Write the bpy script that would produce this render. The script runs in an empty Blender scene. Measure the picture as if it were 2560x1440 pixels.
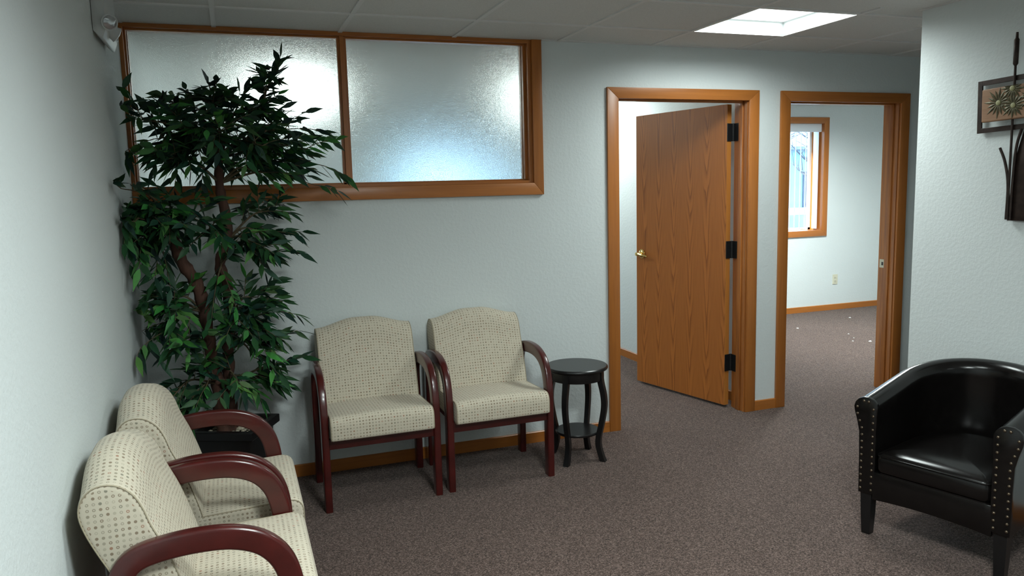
import bpy, bmesh, math, random
from mathutils import Vector, Matrix
PI = math.pi
scene = bpy.context.scene
COL = scene.collection

# ------------------------------------------------------------------ camera
cam_data = bpy.data.cameras.new('camera')
cam = bpy.data.objects.new('camera', cam_data)
COL.objects.link(cam)
cam_data.sensor_width = 36.0
cam_data.lens = 1929.34 / 2560 * 36.0
cam_data.clip_start = 0.05
cam_data.clip_end = 200
def cam_axes(yaw, pitch, roll):
    cy, sy, cp, sp = math.cos(yaw), math.sin(yaw), math.cos(pitch), math.sin(pitch)
    f = Vector((-sy*cp, cy*cp, sp)); r = Vector((cy, sy, 0)); u = r.cross(f)
    cr, sr = math.cos(roll), math.sin(roll)
    return cr*r + sr*u, -sr*r + cr*u, f
R_, U_, F_ = cam_axes(-0.3454, -0.13, -0.0253)
m = Matrix((R_, U_, -F_)).transposed().to_4x4()
m.translation = Vector((0.444, -4.1859, 1.5255))
cam.matrix_world = m
scene.camera = cam

# ------------------------------------------------------------------ world, sun, exposure
LENS_E = 3.5           # glow of the flat ceiling light lenses
WRAP_E = 22.0          # glow of the wraparound lights in the frosted-window office
LAMP_W = {'visible': 21.0, 'middle': 25.0, 'rear_left': 68.0, 'rear_right': 5.0, 'office': 112.0}   # watts thrown down by each ceiling light
SKY_E = 7.0
LAMP_COL = (0.90, 1.0, 0.98)
world = bpy.data.worlds.new('sky'); scene.world = world
world.use_nodes = True
bg = world.node_tree.nodes['Background']
bg.inputs['Color'].default_value = (0.50, 0.72, 1.0, 1)
bg.inputs['Strength'].default_value = SKY_E
sun_data = bpy.data.lights.new('sun', 'SUN')
sun_data.energy = 14.0; sun_data.angle = 0.009; sun_data.color = (1.0, 0.93, 0.78)
sun = bpy.data.objects.new('sun', sun_data); COL.objects.link(sun)
sun.location = (0, 10, 8)
sun.rotation_euler = Vector((0.9, -0.11, -0.6)).to_track_quat('-Z', 'Y').to_euler()
vs = scene.view_settings
scene.display_settings.display_device = 'sRGB'
vs.view_transform = 'Standard'; vs.look = 'None'; vs.gamma = 1.0
vs.use_curve_mapping = False
vs.exposure = 0.1
cy_ = scene.cycles
cy_.use_denoising = True
cy_.max_bounces = 10; cy_.diffuse_bounces = 6; cy_.glossy_bounces = 4
cy_.transmission_bounces = 8; cy_.transparent_max_bounces = 16
cy_.sample_clamp_indirect = 6.0
cy_.caustics_reflective = False

# ------------------------------------------------------------------ dimensions
H = 2.347              # ceiling height
RX = 3.745             # right wall face
RY = -1.146            # outer corner of the right wall
FAR2 = 2.98            # far wall of the second office
GX0, GS = 0.426, 0.612
XL = [GX0 + GS*k for k in range(-1, 14)]
YL = [-0.43, -1.01] + [-1.01 - 0.61*k for k in range(1, 10)]

# ------------------------------------------------------------------ materials
def new_mat(name):
    mt = bpy.data.materials.new(name); mt.use_nodes = True
    nt = mt.node_tree
    return mt, nt, nt.nodes['Principled BSDF']
def N(nt, typ, **kw):
    n = nt.nodes.new(typ)
    for k, v in kw.items():
        if k in n.inputs: n.inputs[k].default_value = v
        else: setattr(n, k, v)
    return n
def L(nt, a, b): nt.links.new(a, b)
def ramp(nt, fac, stops, interp='LINEAR'):
    r = nt.nodes.new('ShaderNodeValToRGB'); r.color_ramp.interpolation = interp
    el = r.color_ramp.elements
    while len(el) < len(stops): el.new(0.5)
    for e, (p, c) in zip(el, stops):
        e.position = p; e.color = (*c, 1)
    L(nt, fac, r.inputs['Fac'])
    return r.outputs['Color']
def coord(nt, scale=(1, 1, 1), kind='Object'):
    tc = nt.nodes.new('ShaderNodeTexCoord'); mp = nt.nodes.new('ShaderNodeMapping')
    mp.inputs['Scale'].default_value = scale
    L(nt, tc.outputs[kind], mp.inputs['Vector'])
    return mp.outputs['Vector']
def bump(nt, p, height, strength, dist):
    b = nt.nodes.new('ShaderNodeBump')
    b.inputs['Strength'].default_value = strength; b.inputs['Distance'].default_value = dist
    L(nt, height, b.inputs['Height']); L(nt, b.outputs['Normal'], p.inputs['Normal'])
def plain(name, col, rough=0.5, metal=0.0, coat=0.0, noise=0.0, nscale=60.0):
    mt, nt, p = new_mat(name)
    p.inputs['Roughness'].default_value = rough; p.inputs['Metallic'].default_value = metal
    p.inputs['Coat Weight'].default_value = coat; p.inputs['Coat Roughness'].default_value = 0.12
    v = coord(nt)
    n = N(nt, 'ShaderNodeTexNoise', Scale=nscale, Detail=3.0); L(nt, v, n.inputs['Vector'])
    a = tuple(c*(1-noise) for c in col); b = tuple(min(1, c*(1+noise)) for c in col)
    L(nt, ramp(nt, n.outputs['Fac'], [(0.3, a), (0.7, b)]), p.inputs['Base Color'])
    return mt
def wall_paint(name, col):
    mt, nt, p = new_mat(name)
    p.inputs['Roughness'].default_value = 0.75
    p.inputs['Specular IOR Level'].default_value = 0.25
    v = coord(nt)
    n = N(nt, 'ShaderNodeTexNoise', Scale=55.0, Detail=4.0, Roughness=0.6); L(nt, v, n.inputs['Vector'])
    n2 = N(nt, 'ShaderNodeTexNoise', Scale=1.3, Detail=2.0); L(nt, v, n2.inputs['Vector'])
    L(nt, ramp(nt, n2.outputs['Fac'], [(0.3, tuple(c*0.97 for c in col)), (0.7, col)]), p.inputs['Base Color'])
    r = ramp(nt, n.outputs['Fac'], [(0.42, (0, 0, 0)), (0.62, (1, 1, 1))])
    bump(nt, p, r, 0.17, 0.004)
    return mt
def wood(name, dark, light, axis=2, scale=1.0, rough=0.38, figure=0.6, coat=0.15):
    mt, nt, p = new_mat(name)
    p.inputs['Roughness'].default_value = rough
    p.inputs['Coat Weight'].default_value = coat; p.inputs['Coat Roughness'].default_value = 0.2
    s = [22*scale]*3; s[axis] = 1.1*scale
    v = coord(nt, tuple(s))
    n = N(nt, 'ShaderNodeTexNoise', Scale=1.0, Detail=5.0, Roughness=0.6, Distortion=0.6); L(nt, v, n.inputs['Vector'])
    s2 = [160*scale]*3; s2[axis] = 4*scale
    v2 = coord(nt, tuple(s2))
    n2 = N(nt, 'ShaderNodeTexNoise', Scale=1.0, Detail=2.0); L(nt, v2, n2.inputs['Vector'])
    mx = N(nt, 'ShaderNodeMath', operation='MULTIPLY_ADD'); mx.inputs[1].default_value = 0.3
    L(nt, n2.outputs['Fac'], mx.inputs[0])
    m2 = N(nt, 'ShaderNodeMath', operation='MULTIPLY'); m2.inputs[1].default_value = 0.7
    L(nt, n.outputs['Fac'], m2.inputs[0]); L(nt, m2.outputs[0], mx.inputs[2])
    lo = 0.5 - 0.22/figure*0.6; hi = 0.5 + 0.22/figure*0.6
    L(nt, ramp(nt, mx.outputs[0], [(max(0, lo), dark), (min(1, hi), light)]), p.inputs['Base Color'])
    return mt
def oak_door(name):
    # tall cathedral figure in book-matched strips of veneer
    mt, nt, p = new_mat(name)
    p.inputs['Roughness'].default_value = 0.42; p.inputs['Specular IOR Level'].default_value = 0.3
    tc = nt.nodes.new('ShaderNodeTexCoord')
    sx = nt.nodes.new('ShaderNodeSeparateXYZ'); L(nt, tc.outputs['Object'], sx.inputs[0])
    nz = N(nt, 'ShaderNodeTexNoise', Scale=1.0, Detail=3.0); L(nt, coord(nt, (6.0, 6.0, 0.9)), nz.inputs['Vector'])
    # fold x into book-matched strips
    fold = N(nt, 'ShaderNodeMath', operation='PINGPONG'); fold.inputs[1].default_value = 0.078
    wob = N(nt, 'ShaderNodeMath', operation='MULTIPLY_ADD'); wob.inputs[1].default_value = 0.03
    L(nt, nz.outputs['Fac'], wob.inputs[0]); L(nt, sx.outputs['X'], wob.inputs[2])
    L(nt, wob.outputs[0], fold.inputs[0])
    a = N(nt, 'ShaderNodeMath', operation='MULTIPLY'); a.inputs[1].default_value = 34.0; L(nt, fold.outputs[0], a.inputs[0])
    zz = N(nt, 'ShaderNodeMath', operation='MULTIPLY_ADD'); zz.inputs[1].default_value = -4.3
    L(nt, sx.outputs['Z'], zz.inputs[0]); L(nt, a.outputs[0], zz.inputs[2])
    z2 = N(nt, 'ShaderNodeMath', operation='MULTIPLY_ADD'); z2.inputs[1].default_value = 6.0
    L(nt, nz.outputs['Fac'], z2.inputs[0]); L(nt, zz.outputs[0], z2.inputs[2])
    fr = N(nt, 'ShaderNodeMath', operation='FRACT'); L(nt, z2.outputs[0], fr.inputs[0])
    # the figure is strong at the heart of each strip and fades towards its edges
    fd = N(nt, 'ShaderNodeMapRange'); fd.inputs['From Min'].default_value = 0.012; fd.inputs['From Max'].default_value = 0.042; fd.inputs['To Min'].default_value = 1.0; fd.inputs['To Max'].default_value = 0.08
    L(nt, fold.outputs[0], fd.inputs['Value'])
    c0 = ramp(nt, fr.outputs[0], [(0.0, (0.46, 0.43, 0.40)), (0.14, (0.68, 0.66, 0.64)), (0.5, (0.96, 0.96, 0.96)), (0.92, (1, 1, 1)), (1.0, (0.6, 0.58, 0.56))])
    cm = N(nt, 'ShaderNodeMix', data_type='RGBA'); L(nt, fd.outputs[0], cm.inputs[0]); cm.inputs[6].default_value = (0.86, 0.86, 0.86, 1); L(nt, c0, cm.inputs[7])
    cb = N(nt, 'ShaderNodeMix', data_type='RGBA', blend_type='MULTIPLY'); cb.inputs[0].default_value = 1.0
    cb.inputs[6].default_value = (0.45, 0.150, 0.031, 1); L(nt, cm.outputs[2], cb.inputs[7])
    c1 = cb.outputs[2]
    n2 = N(nt, 'ShaderNodeTexNoise', Scale=1.0, Detail=3.0); L(nt, coord(nt, (190, 190, 4.0)), n2.inputs['Vector'])
    c2 = ramp(nt, n2.outputs['Fac'], [(0.35, (0.78, 0.76, 0.74)), (0.6, (1, 1, 1))])
    mx = N(nt, 'ShaderNodeMix', data_type='RGBA', blend_type='MULTIPLY'); mx.inputs[0].default_value = 0.5
    L(nt, c1, mx.inputs[6]); L(nt, c2, mx.inputs[7]); L(nt, mx.outputs[2], p.inputs['Base Color'])
    return mt
def carpet(name):
    mt, nt, p = new_mat(name)
    p.inputs['Roughness'].default_value = 1.0
    p.inputs['Specular IOR Level'].default_value = 0.05
    p.inputs['Sheen Weight'].default_value = 0.15
    v = coord(nt)
    vo = N(nt, 'ShaderNodeTexVoronoi', Scale=230.0); L(nt, v, vo.inputs['Vector'])
    sp = nt.nodes.new('ShaderNodeSeparateColor'); L(nt, vo.outputs['Color'], sp.inputs[0])
    n = N(nt, 'ShaderNodeTexNoise', Scale=85.0, Detail=4.0, Roughness=0.75); L(nt, v, n.inputs['Vector'])
    big = N(nt, 'ShaderNodeTexNoise', Scale=1.6, Detail=2.0); L(nt, v, big.inputs['Vector'])
    ad = N(nt, 'ShaderNodeMath', operation='ADD'); L(nt, sp.outputs[0], ad.inputs[0]); L(nt, n.outputs['Fac'], ad.inputs[1])
    hf = N(nt, 'ShaderNodeMath', operation='MULTIPLY'); hf.inputs[1].default_value = 0.5; L(nt, ad.outputs[0], hf.inputs[0])
    c = ramp(nt, hf.outputs[0], [(0.22, (0.020, 0.0112, 0.0085)), (0.42, (0.070, 0.0435, 0.0345)), (0.58, (0.115, 0.0745, 0.062)), (0.8, (0.235, 0.166, 0.143))])
    mx = N(nt, 'ShaderNodeMix', data_type='RGBA', blend_type='MULTIPLY'); mx.inputs[0].default_value = 1.0
    L(nt, c, mx.inputs[6]); L(nt, ramp(nt, big.outputs['Fac'], [(0.3, (0.9, 0.9, 0.9)), (0.7, (1, 1, 1))]), mx.inputs[7])
    L(nt, mx.outputs[2], p.inputs['Base Color'])
    bump(nt, p, hf.outputs[0], 0.8, 0.006)
    return mt
def dotted_fabric(name, base=(0.575, 0.515, 0.41)):
    # rows of small ringed dots, UVs are in metres
    mt, nt, p = new_mat(name)
    p.inputs['Roughness'].default_value = 0.9
    p.inputs['Specular IOR Level'].default_value = 0.15
    p.inputs['Sheen Weight'].default_value = 0.1
    tc = nt.nodes.new('ShaderNodeTexCoord')
    sc = N(nt, 'ShaderNodeVectorMath', operation='SCALE'); sc.inputs['Scale'].default_value = 1/0.0150
    L(nt, tc.outputs['UV'], sc.inputs[0])
    fl = N(nt, 'ShaderNodeVectorMath', operation='FLOOR'); L(nt, sc.outputs[0], fl.inputs[0])
    fr = N(nt, 'ShaderNodeVectorMath', operation='FRACTION'); L(nt, sc.outputs[0], fr.inputs[0])
    wn = N(nt, 'ShaderNodeTexWhiteNoise', noise_dimensions='2D'); L(nt, fl.outputs[0], wn.inputs['Vector'])
    dd = N(nt, 'ShaderNodeVectorMath', operation='DISTANCE'); L(nt, fr.outputs[0], dd.inputs[0]); dd.inputs[1].default_value = (0.5, 0.5, 0)
    disc = N(nt, 'ShaderNodeMapRange'); disc.inputs['From Min'].default_value = 0.30; disc.inputs['From Max'].default_value = 0.23
    L(nt, dd.outputs['Value'], disc.inputs['Value'])
    core = N(nt, 'ShaderNodeMapRange'); core.inputs['From Min'].default_value = 0.09; core.inputs['From Max'].default_value = 0.16
    L(nt, dd.outputs['Value'], core.inputs['Value'])
    sp = nt.nodes.new('ShaderNodeSeparateColor'); L(nt, wn.outputs['Color'], sp.inputs[0])
    # half of the dots are filled, half are rings
    filled = N(nt, 'ShaderNodeMath', operation='GREATER_THAN'); filled.inputs[1].default_value = 0.45; L(nt, sp.outputs[1], filled.inputs[0])
    cm = N(nt, 'ShaderNodeMath', operation='MAXIMUM'); L(nt, core.outputs[0], cm.inputs[0]); L(nt, filled.outputs[0], cm.inputs[1])
    ms0 = N(nt, 'ShaderNodeMath', operation='MULTIPLY'); L(nt, disc.outputs[0], ms0.inputs[0]); L(nt, cm.outputs[0], ms0.inputs[1])
    msk = N(nt, 'ShaderNodeMath', operation='MULTIPLY'); msk.inputs[1].default_value = 0.85; L(nt, ms0.outputs[0], msk.inputs[0])
    dc = ramp(nt, sp.outputs[0], [(0.0, (0.20, 0.145, 0.095)), (0.22, (0.27, 0.235, 0.17)), (0.42, (0.34, 0.30, 0.23)), (0.60, (0.24, 0.18, 0.12)),
                                  (0.74, (0.42, 0.375, 0.29)), (0.88, (0.19, 0.18, 0.135)), (0.97, (0.32, 0.16, 0.10))], 'CONSTANT')
    wv = N(nt, 'ShaderNodeTexNoise', Scale=1500.0, Detail=1.0); L(nt, tc.outputs['UV'], wv.inputs['Vector'])
    bc = ramp(nt, wv.outputs['Fac'], [(0.3, tuple(c*0.9 for c in base)), (0.7, tuple(min(1, c*1.05) for c in base))])
    mx = N(nt, 'ShaderNodeMix', data_type='RGBA'); L(nt, msk.outputs[0], mx.inputs[0])
    L(nt, bc, mx.inputs[6]); L(nt, dc, mx.inputs[7]); L(nt, mx.outputs[2], p.inputs['Base Color'])
    bump(nt, p, wv.outputs['Fac'], 0.25, 0.001)
    return mt
def emitter(name, col, e):
    mt = bpy.data.materials.new(name); mt.use_nodes = True; nt = mt.node_tree
    nt.nodes.clear()
    o = nt.nodes.new('ShaderNodeOutputMaterial'); em = nt.nodes.new('ShaderNodeEmission')
    em.inputs['Color'].default_value = (*col, 1); em.inputs['Strength'].default_value = e
    L(nt, em.outputs[0], o.inputs['Surface'])
    return mt
def clear_pane(name):
    mt = bpy.data.materials.new(name); mt.use_nodes = True; nt = mt.node_tree
    nt.nodes.clear()
    o = nt.nodes.new('ShaderNodeOutputMaterial')
    t = nt.nodes.new('ShaderNodeBsdfTransparent'); g = nt.nodes.new('ShaderNodeBsdfGlossy'); g.inputs['Roughness'].default_value = 0.02
    t.inputs['Color'].default_value = (0.95, 0.98, 0.97, 1)
    mx = nt.nodes.new('ShaderNodeMixShader'); mx.inputs[0].default_value = 0.05
    L(nt, t.outputs[0], mx.inputs[1]); L(nt, g.outputs[0], mx.inputs[2]); L(nt, mx.outputs[0], o.inputs['Surface'])
    return mt
def frosted_glass(name):
    # obscure glass with a fine pebbled face
    mt, nt, p = new_mat(name)
    p.inputs['Base Color'].default_value = (0.93, 0.97, 0.96, 1)
    p.inputs['Transmission Weight'].default_value = 1.0
    p.inputs['Roughness'].default_value = 0.20
    p.inputs['IOR'].default_value = 1.46
    v = coord(nt)
    n = N(nt, 'ShaderNodeTexNoise', Scale=430.0, Detail=0.0); L(nt, v, n.inputs['Vector'])
    bump(nt, p, n.outputs['Fac'], 1.0, 0.0007)
    return mt
def leaf_mat(name):
    mt, nt, p = new_mat(name)
    p.inputs['Roughness'].default_value = 0.5
    p.inputs['Specular IOR Level'].default_value = 0.28
    at = nt.nodes.new('ShaderNodeAttribute'); at.attribute_name = 'tint'; at.attribute_type = 'GEOMETRY'
    n = N(nt, 'ShaderNodeTexNoise', Scale=40.0, Detail=2.0); L(nt, coord(nt), n.inputs['Vector'])
    mx = N(nt, 'ShaderNodeMix', data_type='RGBA', blend_type='MULTIPLY'); mx.inputs[0].default_value = 0.5
    L(nt, at.outputs['Color'], mx.inputs[6]); L(nt, ramp(nt, n.outputs['Fac'], [(0.3, (0.7, 0.7, 0.7)), (0.7, (1, 1, 1))]), mx.inputs[7])
    L(nt, mx.outputs[2], p.inputs['Base Color'])
    return mt

M = {}
M['wall'] = wall_paint('wall paint', (0.655, 0.70, 0.70))
M['ceiling'] = plain('ceiling tile', (0.66, 0.665, 0.65), 0.95, noise=0.06, nscale=180)
M['grid'] = plain('ceiling grid metal', (0.70, 0.70, 0.69), 0.6)
M['carpet'] = carpet('carpet')
M['trim_z'] = wood('trim wood upright', (0.31, 0.100, 0.0165), (0.46, 0.158, 0.0285), 2)
M['trim_x'] = wood('trim wood level', (0.31, 0.100, 0.0165), (0.46, 0.158, 0.0285), 0)
M['trim_y'] = wood('trim wood deep', (0.31, 0.100, 0.0165), (0.46, 0.158, 0.0285), 1)
M['jamb'] = wood('oak jamb', (0.24, 0.072, 0.014), (0.44, 0.16, 0.036), 2, 1.3, figure=1.0)
M['door'] = oak_door('oak door veneer')
M['edge'] = wood('door edge', (0.36, 0.13, 0.025), (0.52, 0.21, 0.045), 2)
M['black_metal'] = plain('black metal', (0.012, 0.012, 0.013), 0.4, 0.3)
M['brass'] = plain('brass', (0.85, 0.62, 0.24), 0.14, 1.0)
M['almond'] = plain('almond plastic', (0.62, 0.60, 0.47), 0.4)
M['dark_slot'] = plain('dark slot', (0.02, 0.02, 0.02), 0.6)
M['fabric'] = dotted_fabric('dotted fabric')
M['piping'] = plain('fabric seam', (0.36, 0.31, 0.22), 0.9)
M['cherry'] = plain('cherry wood', (0.056, 0.0056, 0.0046), 0.28, coat=0.35, noise=0.22, nscale=14)
M['black_wood'] = plain('black painted wood', (0.006, 0.006, 0.0065), 0.30, noise=0.15)
M['leather'] = plain('dark leather', (0.0050, 0.0042, 0.0040), 0.21, noise=0.2, nscale=40)
M['leather'].node_tree.nodes['Principled BSDF'].inputs['Specular IOR Level'].default_value = 0.34
M['nail'] = plain('nailhead bronze', (0.16, 0.125, 0.09), 0.36, 0.9)
M['planter'] = plain('planter black', (0.005, 0.0045, 0.005), 0.35)
M['pebble'] = plain('river pebbles', (0.42, 0.37, 0.28), 0.6, noise=0.5, nscale=22)
M['bark'] = wood('bark', (0.034, 0.015, 0.010), (0.12, 0.052, 0.033), 2, 1.2, rough=0.85, coat=0.0)
M['twig'] = plain('twig', (0.10, 0.075, 0.04), 0.8, noise=0.3)
M['leaf'] = leaf_mat('leaf')
M['white_plastic'] = plain('white plastic', (0.58, 0.60, 0.60), 0.4)
M['grey_reflector'] = plain('lamp reflector', (0.45, 0.47, 0.48), 0.15, 0.7)
M['light_pan'] = plain('white light pan', (0.30, 0.32, 0.32), 0.5)
M['lens'] = emitter('light lens', (0.90, 1.0, 0.965), LENS_E)
M['wrap'] = emitter('wraparound lens', (0.90, 1.0, 0.965), WRAP_E)
M['frost'] = frosted_glass('obscure glass')
M['pane'] = clear_pane('window pane')
M['vane'] = plain('blind vane', (0.74, 0.78, 0.82), 0.5)
M['rust'] = plain('rusty brown metal', (0.035, 0.022, 0.018), 0.45, 0.5, noise=0.4, nscale=35)
M['art_wood'] = wood('carved plank', (0.22, 0.11, 0.055), (0.36, 0.20, 0.11), 1, 1.4, rough=0.6, coat=0)
M['petal'] = plain('petal grey green', (0.085, 0.075, 0.035), 0.5, 0.3, noise=0.4)
M['petal_heart'] = plain('petal heart', (0.34, 0.33, 0.17), 0.6)
M['paper'] = plain('paper', (0.6, 0.6, 0.58), 0.8)
M['ext_wall'] = plain('blue siding', (0.36, 0.55, 0.66), 0.8, noise=0.06, nscale=3)
M['ext_white'] = plain('white boards', (0.80, 0.84, 0.86), 0.7)
M['ext_dark'] = plain('dark glazing', (0.09, 0.12, 0.16), 0.3)
M['ext_ground'] = plain('asphalt', (0.22, 0.23, 0.25), 0.9, noise=0.2, nscale=2)
M['ext_branch'] = plain('bare branches', (0.10, 0.11, 0.13), 0.9)
M['roof'] = plain('roof shingle', (0.28, 0.31, 0.35), 0.9, noise=0.2, nscale=6)
M['concrete'] = plain('exterior stucco', (0.55, 0.54, 0.50), 0.9)

# ------------------------------------------------------------------ object helpers
def link(o, parent=None):
    COL.objects.link(o)
    if parent is not None: o.parent = parent
    return o
def obj(name, bm, mat, parent=None, smooth=None):
    bmesh.ops.recalc_face_normals(bm, faces=bm.faces)
    me = bpy.data.meshes.new(name); bm.to_mesh(me); bm.free()
    me.materials.append(mat)
    if smooth is not None:
        me.polygons.foreach_set('use_smooth', [True]*len(me.polygons))
        me.set_sharp_from_angle(angle=math.radians(smooth))
    return link(bpy.data.objects.new(name, me), parent)
def tag(o, label, cat, group=None):
    o['label'] = label; o['category'] = cat
    if group: o['group'] = group
    return o
def thing(name, label, cat, loc=(0, 0, 0), rz=0.0, group=None):
    o = link(bpy.data.objects.new(name, None))
    o.empty_display_size = 0.1
    o.location = loc; o.rotation_euler = (0, 0, rz)
    return tag(o, label, cat, group)
def struct(name, bm=None, mat=None, smooth=None):
    if bm is None: o = link(bpy.data.objects.new(name, None)); o.empty_display_size = 0.1
    else: o = obj(name, bm, mat, None, smooth)
    o['kind'] = 'structure'
    return o
def dup(root, loc, rz, label, group=None):
    r = root.copy(); COL.objects.link(r); r.location = loc; r.rotation_euler = (0, 0, rz); r['label'] = label
    if group: r['group'] = group
    for ch in list(root.children):
        c = ch.copy(); COL.objects.link(c); c.parent = r
        for g in list(ch.children):
            d = g.copy(); COL.objects.link(d); d.parent = c
    return r

# ------------------------------------------------------------------ mesh helpers
def box(bm, x0, x1, y0, y1, z0, z1, bev=0.0):
    t = bmesh.new() if bev else bm
    vs_ = [t.verts.new((x, y, z)) for z in (z0, z1) for y in (y0, y1) for x in (x0, x1)]
    for f in ((0, 2, 3, 1), (4, 5, 7, 6), (0, 1, 5, 4), (2, 6, 7, 3), (0, 4, 6, 2), (1, 3, 7, 5)):
        t.faces.new([vs_[i] for i in f])
    if bev:
        bmesh.ops.bevel(t, geom=list(t.edges), offset=bev, segments=2, profile=0.5, affect='EDGES')
        merge(bm, t)
    return bm
def merge(bm, t, mtx=None):
    mp = {}
    for v in t.verts: mp[v] = bm.verts.new(mtx @ v.co if mtx else v.co)
    for f in t.faces:
        try: bm.faces.new([mp[v] for v in f.verts])
        except ValueError: pass
    t.free()
def prism(bm, poly, axis, a, b, bev=0.0):
    """poly: 2D points; extruded along axis from a to b (the two other axes in order)."""
    t = bmesh.new() if bev else bm
    def P(p, h):
        c = list(p); c.insert(axis, h); return c
    va = [t.verts.new(P(p, a)) for p in poly]; vb = [t.verts.new(P(p, b)) for p in poly]
    n = len(poly)
    t.faces.new(va[::-1]); t.faces.new(vb)
    for i in range(n): t.faces.new((va[i], va[(i+1) % n], vb[(i+1) % n], vb[i]))
    if bev:
        bmesh.ops.recalc_face_normals(t, faces=t.faces)
        bmesh.ops.bevel(t, geom=list(t.edges), offset=bev, segments=2, profile=0.5, affect='EDGES')
        merge(bm, t)
    return bm
def rings(bm, secs, closed=True, cap=True):
    """skin a list of equal-length loops."""
    vr = [[bm.verts.new(p) for p in s] for s in secs]
    n = len(secs[0])
    for a, b in zip(vr, vr[1:]):
        for i in range(n if closed else n-1):
            bm.faces.new((a[i], a[(i+1) % n], b[(i+1) % n], b[i]))
    if cap:
        bm.faces.new(vr[0][::-1]); bm.faces.new(vr[-1])
    return vr
def lathe(bm, prof, cx=0, cy=0, n=40):
    secs = [[(cx + r*math.cos(2*PI*i/n), cy + r*math.sin(2*PI*i/n), z) for i in range(n)] for r, z in prof]
    rings(bm, secs)
    return bm
def tube(bm, pts, rad, n=8, squash=1.0):
    pts = [Vector(p) for p in pts]
    rad = rad if isinstance(rad, (list, tuple)) else [rad]*len(pts)
    secs = []; up = None
    for i, p in enumerate(pts):
        d = (pts[min(i+1, len(pts)-1)] - pts[max(i-1, 0)]).normalized()
        if up is None:
            up = Vector((0, 0, 1)) if abs(d.z) < 0.9 else Vector((1, 0, 0))
        s = d.cross(up).normalized(); up = s.cross(d).normalized()
        secs.append([p + rad[i]*(math.cos(2*PI*k/n)*s + squash*math.sin(2*PI*k/n)*up) for k in range(n)])
    rings(bm, secs)
    return bm
def catmull(pts, k=6):
    P = [Vector(p) for p in pts]; P = [2*P[0]-P[1]] + P + [2*P[-1]-P[-2]]
    out = []
    for i in range(1, len(P)-2):
        a, b, c, d = P[i-1:i+3]
        for j in range(k):
            t = j/k
            out.append(0.5*((2*b) + (c-a)*t + (2*a-5*b+4*c-d)*t*t + (3*b-a-3*c+d)*t*t*t))
    out.append(P[-2].copy())
    return out
def smooth01(t):
    t = max(0.0, min(1.0, t)); return t*t*(3-2*t)

# ================================================================== ROOM SHELL
b = box(bmesh.new(), -0.15, 8.35, -6.65, 3.22, -0.12, 0.0); box(b, -0.15, 3.79, 3.22, 4.75, -0.12, 0.0)
struct('floor', b, M['carpet'])

# ceiling: one slab pierced where the lights are recessed
LIGHTS = [   # cell x index, y range, label
    ('visible', XL[5], XL[6], -1.01, -0.43, 'square recessed ceiling light glowing above the way to the two offices'),
    ('middle', XL[2], XL[3], -2.84, -2.23, 'square recessed ceiling light over the middle of the waiting room'),
    ('rear_left', XL[2], XL[3], -4.06, -3.45, 'square recessed ceiling light directly overhead of the viewer'),
    ('rear_right', XL[4], XL[5], -5.89, -5.28, 'square recessed ceiling light at the rear right of the waiting room'),
    ('glass', 0.64, 1.25, 1.76, 2.36, 'ceiling light glowing through the left frosted pane behind the tree'),
    ('glass', 2.78, 3.39, 1.66, 2.26, 'ceiling light glowing through the right end of the right frosted pane'),
    ('office', 5.55, 6.16, 1.30, 1.90, 'square recessed ceiling light of the right hand office'),
]
def slab_with_holes(bm, X0, X1, Y0, Y1, z0, z1, holes):
    xs = sorted({X0, X1, *[h[0] for h in holes], *[h[1] for h in holes]})
    ys = sorted({Y0, Y1, *[h[2] for h in holes], *[h[3] for h in holes]})
    for j in range(len(ys)-1):
        run = None
        for i in range(len(xs)-1):
            cx, cy = (xs[i]+xs[i+1])/2, (ys[j]+ys[j+1])/2
            hole = any(h[0] < cx < h[1] and h[2] < cy < h[3] for h in holes)
            if not hole: run = xs[i] if run is None else run
            if hole and run is not None: box(bm, run, xs[i], ys[j], ys[j+1], z0, z1); run = None
        if run is not None: box(bm, run, xs[-1], ys[j], ys[j+1], z0, z1)
holes = [(l[1], l[2], l[3], l[4]) for l in LIGHTS] + [(3.79, 8.35, 3.22, 4.75)]
b = bmesh.new(); slab_with_holes(b, -0.15, 8.35, -6.65, 4.75, H, H+0.03, holes)
ceiling = struct('ceiling', b, M['ceiling'])
b = bmesh.new()
for x in XL[1:6]:
    if x < RX - 0.05: box(b, x-0.011, x+0.011, -6.5, 0.0, H-0.006, H+0.001)
for x in XL[6:]:
    box(b, x-0.011, x+0.011, RY, 0.0, H-0.006, H+0.001)
for y in YL:
    if y > RY: box(b, 0.0, 8.2, y-0.011, y+0.011, H-0.0065, H+0.001)
    elif y > -6.5: box(b, 0.0, RX, y-0.011, y+0.011, H-0.0065, H+0.001)
obj('ceiling_grid', b, M['grid'], ceiling)
b = bmesh.new()     # wall angle along the left, back and right walls
box(b, 0, 0.022, -6.5, 0.0, H-0.004, H+0.001); box(b, 2.157, 8.2, -0.022, 0, H-0.004, H+0.001)
box(b, RX-0.022, RX, -6.5, RY, H-0.004, H+0.001)
obj('wall_angle', b, M['grid'], ceiling)
# roof over the ceiling void keeps daylight out
b = box(bmesh.new(), -0.3, 8.5, -6.8, 3.22, H+0.26, H+0.34); box(b, -0.3, 3.8, 3.22, 4.9, H+0.26, H+0.34); struct('roof_deck', b, M['concrete'])

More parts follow.
